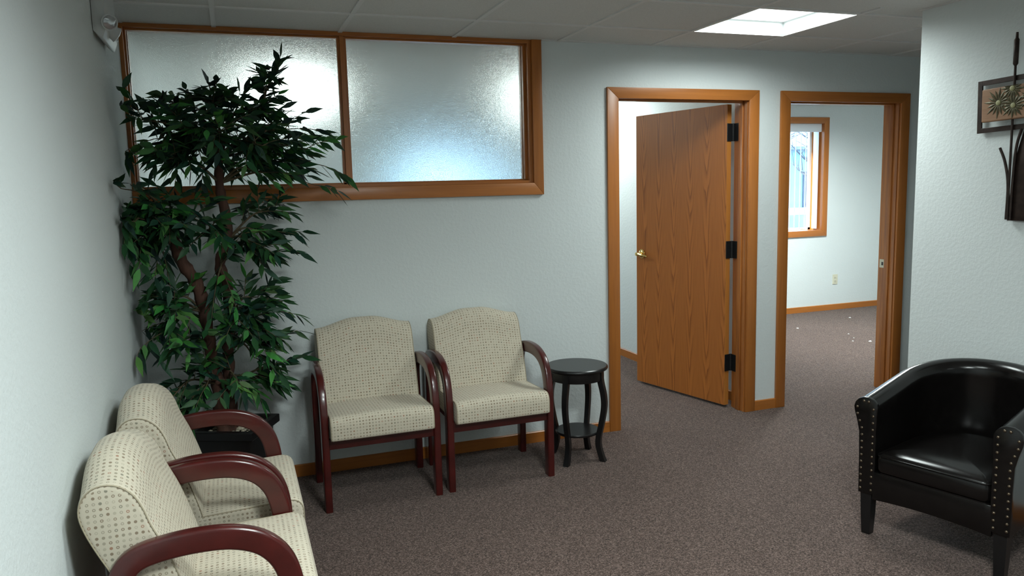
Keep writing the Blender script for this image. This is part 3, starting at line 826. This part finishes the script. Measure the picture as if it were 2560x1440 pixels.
# front panels with nailheads
sec0 = tub_section(0.605)
out0 = [(u, z) for u, z in sec0]
nail_me = None
def nail_mesh():
    bm = bmesh.new()
    lathe(bm, [(0.0062, 0.0), (0.0058, 0.0018), (0.0042, 0.0036), (0.0018, 0.0044)], n=10)
    o = obj('nailhead', bm, M['nail'], None, 60)
    return o
for sx in (-1, 1):
    cxp = sx*A_
    poly = [(cxp + sx*u*1.04, 0.40 + (z-0.40)*1.008) for u, z in out0]
    b = prism(bmesh.new(), poly, 1, YF-0.018, YF+0.004, 0.003)
    pnl = obj('arm_front', b, M['leather'], TC, 40)
    pts = []
    for (edge, flip) in ((-1, 0), (1, 1)):
        z = 0.205
        while z < 0.60:
            if z < 0.455: u = -0.030 if edge < 0 else 0.016
            else:
                k = smooth01((z-0.455)/0.09)
                u = (-0.030 + 0.0*k) if edge < 0 else 0.016 + 0.024*k
            if z > 0.565: u = (-0.022 if edge < 0 else 0.028)
            if z > 0.588: u *= 0.4
            pts.append((cxp + sx*u, z)); z += 0.0295
    for (px, pz) in pts:
        if nail_me is None:
            o = nail_mesh(); nail_me = o.data; o.parent = pnl
        else:
            o = bpy.data.objects.new('nailhead', nail_me); link(o, pnl)
        o.location = (px, YF-0.018, pz); o.rotation_euler = (PI/2, 0, 0)
# seat cushion, rounded behind
def seat_outline(s, inset):
    r = 0.222 - inset; o = []
    yf = -0.318 + inset; yc = 0.03
    rc = max(0.006, 0.03 - inset)
    for k in range(29):
        a = PI*k/28; o.append((r*math.cos(a), yc + r*math.sin(a)))
    for k in range(5):
        a = PI + PI/2*k/4; o.append((-r+rc + rc*math.cos(a), yf+rc + rc*math.sin(a)))
    for k in range(5):
        a = 1.5*PI + PI/2*k/4; o.append((r-rc + rc*math.cos(a), yf+rc + rc*math.sin(a)))
    return o
lay = [(0.012, 0.292), (0.003, 0.298), (0.0, 0.310), (0.0, 0.352), (0.006, 0.368), (0.018, 0.379), (0.05, 0.390), (0.10, 0.398), (0.16, 0.402), (0.205, 0.403)]
b = bmesh.new(); rings(b, [[(x, y, z) for x, y in seat_outline(1, i)] for i, z in lay])
sc_ = obj('seat_cushion', b, M['leather'], TC, 60)
b = bmesh.new(); lp = [(x, y, 0.366) for x, y in seat_outline(1, 0.001)]; tube(b, lp+[lp[0]], 0.0032, 6); obj('welt', b, M['leather'], sc_, 60)
# front rail with a gently arched lower edge
top = [(-0.232 + 0.464*k/16, 0.288) for k in range(17)]
bot = [(x, 0.165 + 0.012*(1-(x/0.232)**2)) for x, _ in reversed(top)]
b = prism(bmesh.new(), top + bot, 1, -0.312, -0.28, 0.003); obj('front_rail', b, M['leather'], TC, 50)
b = bmesh.new(); rings(b, [[(x, y, z) for x, y in seat_outline(1, 0.008)] for z in (0.19, 0.292)]); obj('seat_base', b, M['leather'], TC, 50)
for sx, yy in ((-1, -0.283), (1, -0.283), (-1, 0.20), (1, 0.20)):
    xx = sx*(0.262 if yy < 0 else 0.185)
    secs = []
    for z, w in ((0.19, 0.024), (0.10, 0.0215), (0.0, 0.0175)):
        dy = 0.035*(1-z/0.19) if yy > 0 else 0
        secs.append([(xx+sa*w, yy+dy+sb*w, z) for sa, sb in ((-1, -1), (1, -1), (1, 1), (-1, 1))])
    b = bmesh.new(); rings(b, secs); obj('leg', b, M['black_wood'], TC)

# ================================================================== METAL AND WOOD ART ON THE RIGHT WALL
ART = thing('wall_art', 'brown metal wall art with a framed plank of carved flowers and cattail stems', 'wall art', (RX, -1.70, 1.84), 0)
# local: wall at x=0, art towards -x; y runs along the wall (towards the viewer is -y)
tilt = Matrix.Rotation(math.radians(-1.6), 4, 'X')
def art_obj(name, b, mat, parent=ART, sm=None, tl=True):
    if tl:
        for v in b.verts: v.co = tilt @ v.co
    return obj(name, b, mat, parent, sm)
b = bmesh.new()
ya, yb, za, zb, bw = 0.205, -0.255, -0.118, 0.118, 0.022
for bx in ((ya-bw, ya, za, zb), (yb, yb+bw, za, zb), (yb+bw, ya-bw, zb-bw, zb), (yb+bw, ya-bw, za, za+bw)):
    box(b, -0.022, -0.014, min(bx[0], bx[1]), max(bx[0], bx[1]), bx[2], bx[3], 0.001)
art_obj('frame', b, M['rust'])
plank = art_obj('plank', box(bmesh.new(), -0.050, -0.028, -0.205, 0.162, -0.073, 0.074, 0.005), M['art_wood'])
for (fy, fz, r) in ((0.078, 0.006, 0.066), (0.008, -0.014, 0.058), (0.014, 0.060, 0.052), (-0.075, 0.010, 0.062), (-0.150, -0.012, 0.05)):
    b = bmesh.new()
    for k in range(16):
        a = 2*PI*k/16 + 0.1; rl = r*(1.0 if k % 2 == 0 else 0.8)
        ca, sa = math.cos(a), math.sin(a)
        def Q(u, w, h): return (-0.050-h, max(-0.204, min(0.161, fy + u*ca - w*sa)), max(-0.072, min(0.073, fz + u*sa + w*ca)))
        rl *= 1.1; pts = [Q(0.010, -0.002, 0.001), Q(rl*0.6, -0.0062, 0.001), Q(rl, 0, 0.0012), Q(rl*0.6, 0.0062, 0.001), Q(0.010, 0.002, 0.001)]
        va = [b.verts.new(p) for p in pts]; c = b.verts.new(Q(rl*0.5, 0, 0.004))
        for i in range(len(va)): b.faces.new((va[i], va[(i+1) % len(va)], c))
    fl = art_obj('flower', b, M['petal'], plank)
    b = bmesh.new()
    rings(b, [[(-0.050-h, fy + rr*math.cos(2*PI*i/12), min(0.073, fz + rr*math.sin(2*PI*i/12))) for i in range(12)] for rr, h in ((0.012, 0.0005), (0.011, 0.004), (0.005, 0.006))])
    art_obj('flower_heart', b, M['petal_heart'], fl)
def rod(name, pts, r, mat=None, n=8):
    b = tube(bmesh.new(), pts, r, n); return obj(name, b, mat or M['rust'], ART, 50)
# cattail stem in front of the frame
st = rod('stem', [(-0.026, 0.025, -0.515), (-0.026, 0.026, -0.1), (-0.026, 0.027, 0.17)], 0.0052)
rod('cattail', [(-0.026, 0.027, 0.158), (-0.026, 0.027, 0.166), (-0.026, 0.027, 0.268), (-0.026, 0.027, 0.276), (-0.026, 0.027, 0.300)], [0.006, 0.0105, 0.0105, 0.006, 0.005], None, 10)
rod('stem', [(-0.018, -0.10, -0.515), (-0.018, -0.105, 0.0), (-0.018, -0.11, 0.215)], 0.0052)
rod('cattail', [(-0.018, -0.11, 0.200), (-0.018, -0.11, 0.208), (-0.018, -0.11, 0.31), (-0.018, -0.11, 0.318), (-0.018, -0.11, 0.34)], [0.006, 0.0105, 0.0105, 0.006, 0.005], None, 10)
rod('reed', catmull([(-0.026, 0.030, -0.515), (-0.026, 0.030, -0.36), (-0.026, 0.050, -0.26), (-0.026, 0.078, -0.195)], 6), 0.006)
rod('reed', catmull([(-0.022, 0.014, -0.515), (-0.022, 0.012, -0.36), (-0.022, 0.004, -0.20), (-0.022, -0.015, -0.118)], 6), 0.006)
# broad leaf standing behind the stems
b = bmesh.new()
outl = [(0.034, -0.52), (0.030, -0.44), (0.016, -0.30), (0.000, -0.20), (-0.022, -0.125), (-0.050, -0.10), (-0.080, -0.17), (-0.095, -0.30), (-0.10, -0.44), (-0.10, -0.52)]
prism(b, outl, 0, -0.016, -0.010, 0.001); obj('broad_leaf', b, M['rust'], ART, 40)
for yy in (0.0, -0.08):
    for za_ in (-0.115, 0.100): obj('hanger', box(bmesh.new(), -0.0145, 0.0, yy-0.01, yy+0.01, za_, za_+0.012), M['rust'], ART)

# ================================================================== POTTED TREE
PT = thing('potted_tree', 'tall artificial leafy tree in a square black planter in the corner', 'potted tree', (0.39, -0.235, 0))
OX, OY = 0.39, -0.235
PA = math.atan2(0.14, -0.29)
def sq(half, z):
    return [(half*math.cos(PA + PI/4 + PI/2*k)*math.sqrt(2), half*math.sin(PA + PI/4 + PI/2*k)*math.sqrt(2), z) for k in range(4)]
b = bmesh.new()
rings(b, [sq(0.105, 0.0), sq(0.108, 0.004), sq(0.140, 0.372), sq(0.128, 0.372), sq(0.122, 0.31)])
pl = obj('planter', b, M['planter'], PT)
b = bmesh.new(); rings(b, [sq(0.138, 0.365), sq(0.161, 0.365), sq(0.163, 0.368), sq(0.163, 0.402), sq(0.161, 0.405), sq(0.132, 0.405), sq(0.130, 0.365)], cap=False); obj('rim', b, M['planter'], pl)
rnd = random.Random(11)
b = bmesh.new()
ux, uy = Vector((math.cos(PA), math.sin(PA))), Vector((-math.sin(PA), math.cos(PA)))
for i in range(9):
    for j in range(9):
        r = rnd.uniform(0.011, 0.018)
        p = ux*((i-4)*0.0275 + rnd.uniform(-.006, .006)) + uy*((j-4)*0.0275 + rnd.uniform(-.006, .006))
        t = bmesh.new(); bmesh.ops.create_icosphere(t, subdivisions=1, radius=r)
        for v in t.verts: v.co *= rnd.uniform(0.85, 1.15)
        mt = Matrix.Translation((p.x, p.y, 0.368 + rnd.uniform(-0.003, 0.008))) @ Matrix.Rotation(rnd.uniform(0, 6), 4, 'Z') @ Matrix.Diagonal((1.2, 0.9, 0.65, 1))
        merge(b, t, mt)
pb = obj('pebbles', b, M['pebble'], PT, 80); pb['kind'] = 'stuff'
def wl(p): return Vector((p[0]-OX, p[1]-OY, p[2]))
stemA = [(0.345, -0.245, 0.35), (0.331, -0.25, 0.452), (0.329, -0.25, 0.612), (0.306, -0.26, 0.795), (0.296, -0.28, 0.974), (0.271, -0.30, 1.112), (0.216, -0.31, 1.219), (0.192, -0.30, 1.304), (0.176, -0.28, 1.396)]
stemB = [(0.375, -0.225, 0.35), (0.381, -0.22, 0.437), (0.378, -0.22, 0.60), (0.385, -0.22, 0.76), (0.405, -0.22, 0.917), (0.403, -0.22, 1.075), (0.378, -0.22, 1.193), (0.419, -0.22, 1.307), (0.421, -0.22, 1.422), (0.403, -0.22, 1.556), (0.409, -0.22, 1.688), (0.43, -0.23, 1.80)]
def trunk(pts, r0, r1):
    pp = catmull([wl(p) for p in pts], 6); n = len(pp)
    rad = [(r0 + (r1-r0)*i/(n-1))*(1 + 0.10*math.sin(i*1.7) + 0.06*rnd.uniform(-1, 1)) for i in range(n)]
    return obj('trunk', tube(bmesh.new(), pp, rad, 10), M['bark'], PT, 60)
trunk(stemA, 0.034, 0.026); trunk(stemB, 0.034, 0.020)

DARK = [(0.014, 0.056, 0.022), (0.018, 0.070, 0.024), (0.009, 0.033, 0.022), (0.030, 0.092, 0.027), (0.014, 0.055, 0.030)]
BRIGHT = [(0.060, 0.24, 0.050), (0.040, 0.18, 0.045), (0.085, 0.22, 0.060)]
def leaf(bm, lay, base, d, nrm, ln, w, tint, roll):
    d = d.normalized(); tip = base + d*ln
    if tip.x < 0.02-OX: d = Vector((abs(d.x)*0.4, d.y, d.z)).normalized()
    if tip.y > -0.04-OY: d = Vector((d.x, -abs(d.y)*0.4, d.z)).normalized()
    s = d.cross(nrm)
    if s.length < 1e-4: s = d.cross(Vector((1, 0.3, 0)))
    s.normalize(); n = s.cross(d).normalized()
    ca, sa = math.cos(roll), math.sin(roll)
    s, n = s*ca + n*sa, n*ca - s*sa
    prof = [(0.0, 0.05), (0.16, 0.66), (0.36, 1.0), (0.60, 0.76), (0.82, 0.30), (1.0, 0.0)]
    rowsL, rowsM, rowsR = [], [], []
    for t, ww in prof:
        c = base + d*(ln*t) - Vector((0, 0, 1))*(ln*0.14*t*t) + n*(0.0)
        rowsM.append(c - n*(0.0022 if 0 < t < 1 else 0)); rowsL.append(c - s*(w*0.5*ww)); rowsR.append(c + s*(w*0.5*ww))
    def cl(p): return Vector((max(p.x, 0.012-OX), min(p.y, -0.024-OY), p.z))
    vL = [bm.verts.new(cl(p)) for p in rowsL[:-1]]; vM = [bm.verts.new(cl(p)) for p in rowsM]; vR = [bm.verts.new(cl(p)) for p in rowsR[:-1]]
    fs = []
    for i in range(len(prof)-2):
        fs.append((vL[i], vM[i], vM[i+1], vL[i+1])); fs.append((vM[i], vR[i], vR[i+1], vM[i+1]))
    k = len(prof)-2
    fs.append((vL[k], vM[k], vM[k+1])); fs.append((vM[k], vR[k], vM[k+1]))
    for f in fs:
        fc = bm.faces.new(f)
        for lp in fc.loops: lp[lay] = (*tint, 1)
def bough(start, end, twigs, leaves, spread=1.0, sag=0.05, tl=(0.11, 0.19), bright=0.18):
    a, c = wl(start), wl(end)
    mid = (a+c)/2 + Vector((0, 0, sag)) + Vector((rnd.uniform(-1, 1), rnd.uniform(-1, 1), 0))*0.02
    pts = catmull([a, mid, c], 7); n = len(pts)
    bb = tube(bmesh.new(), pts, [0.0075 - 0.0055*i/(n-1) for i in range(n)], 6)
    fb = bmesh.new(); lay = fb.loops.layers.float_color.new('tint')
    axis = (c-a).normalized(); twigs = int(round(twigs*(1.5 if start[2] > 1.55 else 1.25))) if twigs > 4 else twigs
    for k in range(twigs):
        q = 0.30 + 0.70*(k+0.5)/twigs if k < twigs-1 else 1.0
        p = pts[min(n-1, int(q*(n-1)))]
        rv = Vector((rnd.uniform(-1, 1), rnd.uniform(-1, 1), rnd.uniform(-0.7, 0.9)))
        d = (axis*(0.7 if q < 1 else 1.6) + rv*spread).normalized()
        ln = rnd.uniform(*tl)
        tp = [p + d*ln*t + Vector((0, 0, -1))*ln*0.22*t*t for t in (0, 0.25, 0.5, 0.75, 1.0)]
        tp = [Vector((max(t.x, 0.02-OX), min(t.y, -0.03-OY), t.z)) for t in tp]
        tube(bb, tp, [0.0022, 0.002, 0.0017, 0.0014, 0.001], 5)
        fresh = rnd.random() < bright
        for j in range(leaves):
            t = 0.12 + 0.88*j/(leaves-1); i = min(3, int(t*4)); u = t*4 - i
            base = tp[i].lerp(tp[i+1], u)
            td = (tp[i+1]-tp[i]).normalized()
            side = td.cross(Vector((0, 0, 1)));
            if side.length < 1e-3: side = Vector((1, 0, 0))
            side.normalize()
            sg = 1 if j % 2 else -1
            dd = td*(0.75 if j < leaves-1 else 2.0) + side*sg*rnd.uniform(0.4, 0.95) + Vector((rnd.uniform(-.25, .25), rnd.uniform(-.25, .25), rnd.uniform(-0.75, 0.38)))
            base_t = rnd.choice(BRIGHT) if (fresh and rnd.random() < 0.7) or rnd.random() < bright*0.25 else rnd.choice(DARK)
            tint = tuple(x*rnd.uniform(0.8, 1.2) for x in base_t)
            leaf(fb, lay, base, dd, Vector((rnd.uniform(-.8, .8), rnd.uniform(-1.1, .2), rnd.uniform(0.25, 1))), rnd.uniform(0.072, 0.108), rnd.uniform(0.024, 0.032), tint, rnd.uniform(-0.6, 0.6))
    br = obj('branch', bb, M['twig'], PT, 70)
    obj('foliage', fb, M['leaf'], br, 70)
T0 = (0.41, -0.22, 1.70); T1 = (0.405, -0.22, 1.58); T2 = (0.428, -0.23, 1.79)
for args in [
    # crown
    (T0, (0.06, -0.46, 1.86), 7, 8), (T2, (0.22, -0.30, 1.93), 6, 8), (T2, (0.40, -0.30, 1.93), 6, 8), (T2, (0.58, -0.24, 1.90), 7, 8),
    (T0, (0.76, -0.28, 1.83), 8, 8), (T0, (0.80, -0.30, 1.73), 7, 8), (T0, (0.14, -0.32, 1.78), 7, 8), (T1, (0.18, -0.40, 1.69), 6, 8),
    (T0, (0.42, -0.48, 1.80), 7, 8), (T0, (0.60, -0.46, 1.74), 7, 8), (T1, (0.58, -0.30, 1.62), 6, 8), (T0, (0.28, -0.46, 1.82), 7, 8),
    (T0, (0.50, -0.30, 1.72), 6, 8), (T1, (0.72, -0.26, 1.66), 6, 8), (T0, (0.30, -0.30, 1.72), 6, 8),
    # middle tier
    (stemA[8], (0.06, -0.58, 1.42), 7, 8), (stemA[8], (0.07, -0.48, 1.33), 7, 8), (stemA[8], (0.20, -0.50, 1.42), 7, 8), (stemA[7], (0.13, -0.44, 1.27), 6, 8),
    (stemA[8], (0.30, -0.38, 1.44), 6, 8), (stemA[8], (0.08, -0.36, 1.44), 6, 8), (stemB[7], (0.34, -0.40, 1.36), 6, 8),
    (stemB[7], (0.60, -0.25, 1.32), 7, 8), (stemB[7], (0.64, -0.24, 1.44), 6, 8), (stemB[7], (0.58, -0.34, 1.24), 6, 8), (stemB[6], (0.36, -0.33, 1.12), 5, 8),
    # lower tier
    (stemA[4], (0.06, -0.40, 0.99), 7, 8), (stemA[4], (0.13, -0.42, 0.92), 7, 8), (stemA[4], (0.15, -0.36, 1.04), 5, 8), (stemA[3], (0.20, -0.44, 0.84), 5, 8),
    (stemB[4], (0.58, -0.25, 0.95), 6, 8), (stemB[4], (0.54, -0.34, 0.86), 7, 8), (stemB[3], (0.58, -0.25, 0.80), 6, 8), (stemB[4], (0.54, -0.22, 1.02), 5, 8),
    (stemB[3], (0.50, -0.30, 0.74), 5, 8), (stemB[4], (0.42, -0.36, 0.92), 5, 8),
    # round the foot
    (stemA[2], (0.13, -0.38, 0.60), 6, 8), (stemA[2], (0.18, -0.44, 0.56), 5, 8), (stemB[2], (0.54, -0.26, 0.60), 6, 8), (stemB[2], (0.42, -0.40, 0.66), 5, 8),
    (stemA[2], (0.28, -0.40, 0.64), 5, 8),
]: bough(*args)
# lone sprigs
bough((0.62, -0.245, 1.91), (0.695, -0.25, 2.10), 7, 6, 0.75, 0.01, (0.07, 0.11), 0.0)
bough(T2, (0.53, -0.25, 1.98), 3, 6, 0.3, 0.02, (0.07, 0.10), 0.0)
bough(T0, (0.86, -0.26, 1.66), 3, 7, 0.3, 0.05, (0.10, 0.15), 0.0)
bough(T1, (0.84, -0.26, 1.56), 3, 7, 0.3, 0.06, (0.10, 0.15), 0.0)
bough(stemA[8], (0.03, -0.66, 1.56), 4, 7, 0.35, 0.05, (0.10, 0.14), 0.0)
bough(stemB[2], (0.64, -0.25, 0.69), 3, 6, 0.25, 0.02, (0.08, 0.11), 0.0)

# ================================================================== OUTSIDE THE OFFICE WINDOW
b = box(bmesh.new(), -10, 40, 4.9, 45, -0.5, -0.4)
o = struct('ground', b, M['ext_ground'])
NB = thing('neighbouring_building', 'pale blue building seen through the office window blind', 'building', (13.5, 17, -0.4))
b = box(bmesh.new(), -7, 7, 0, 6, 0, 2.9); obj('wall', b, M['ext_wall'], NB)
b = bmesh.new(); prism(b, [(-0.5, 2.9), (-0.5, 3.0), (3.0, 3.7), (6.5, 3.0), (6.5, 2.9)], 0, -7.4, 7.4); obj('roof', b, M['roof'], NB)
for k in range(7):
    b = box(bmesh.new(), -6.4+k*1.9, -5.4+k*1.9, -0.05, 0.02, 1.0, 2.2); obj('window', b, M['ext_dark'], NB)
FN = thing('porch_rail', 'white railing outside beyond the office window blind', 'railing', (10.5, 10, -0.4))
b = box(bmesh.new(), -5, 5, 0, 0.06, 1.15, 1.30); obj('top_rail', b, M['ext_white'], FN)
b = box(bmesh.new(), -5, 5, 0, 0.06, 0.15, 0.25); obj('bottom_rail', b, M['ext_white'], FN)
for k in range(9): obj('post', box(bmesh.new(), -5+k*1.24, -4.92+k*1.24, 0, 0.08, 0, 1.35), M['ext_white'], FN)
rnd = random.Random(3)
def bare_tree(x, y, h, label):
    t = thing('bare_tree', label, 'tree', (x, y, -0.4), 0, 'bare trees outside the office window')
    b = tube(bmesh.new(), [(0, 0, 0), (0.05, 0, h*0.35), (-0.03, 0, h*0.7), (0.02, 0, h)], [0.14, 0.11, 0.07, 0.02], 8); obj('trunk', b, M['ext_branch'], t)
    b = bmesh.new()
    for k in range(46):
        z = h*rnd.uniform(0.3, 0.95); a = rnd.uniform(0, 2*PI); l = rnd.uniform(0.6, 1.7)*(1.1-z/h*0.5)
        e = Vector((math.cos(a)*l, math.sin(a)*l, z + l*0.5)); s = Vector((0, 0, z)); mdl = (s+e)/2 + Vector((0, 0, -0.1))
        tube(b, [s, mdl, e], [0.04, 0.025, 0.008], 5)
        for q in range(3):
            f = mdl.lerp(e, rnd.random()); tube(b, [f, f + Vector((rnd.uniform(-.5, .5), rnd.uniform(-.5, .5), rnd.uniform(0.1, .5)))], [0.014, 0.005], 4)
    obj('branches', b, M['ext_branch'], t)
for i, (x, y, h) in enumerate([(13.2, 14.0, 5.2), (15.2, 15.2, 5.8), (17.4, 15.0, 5.4)]):
    bare_tree(x, y, h, ('leftmost', 'middle', 'rightmost')[i] + ' bare tree in front of the pale blue building outside')
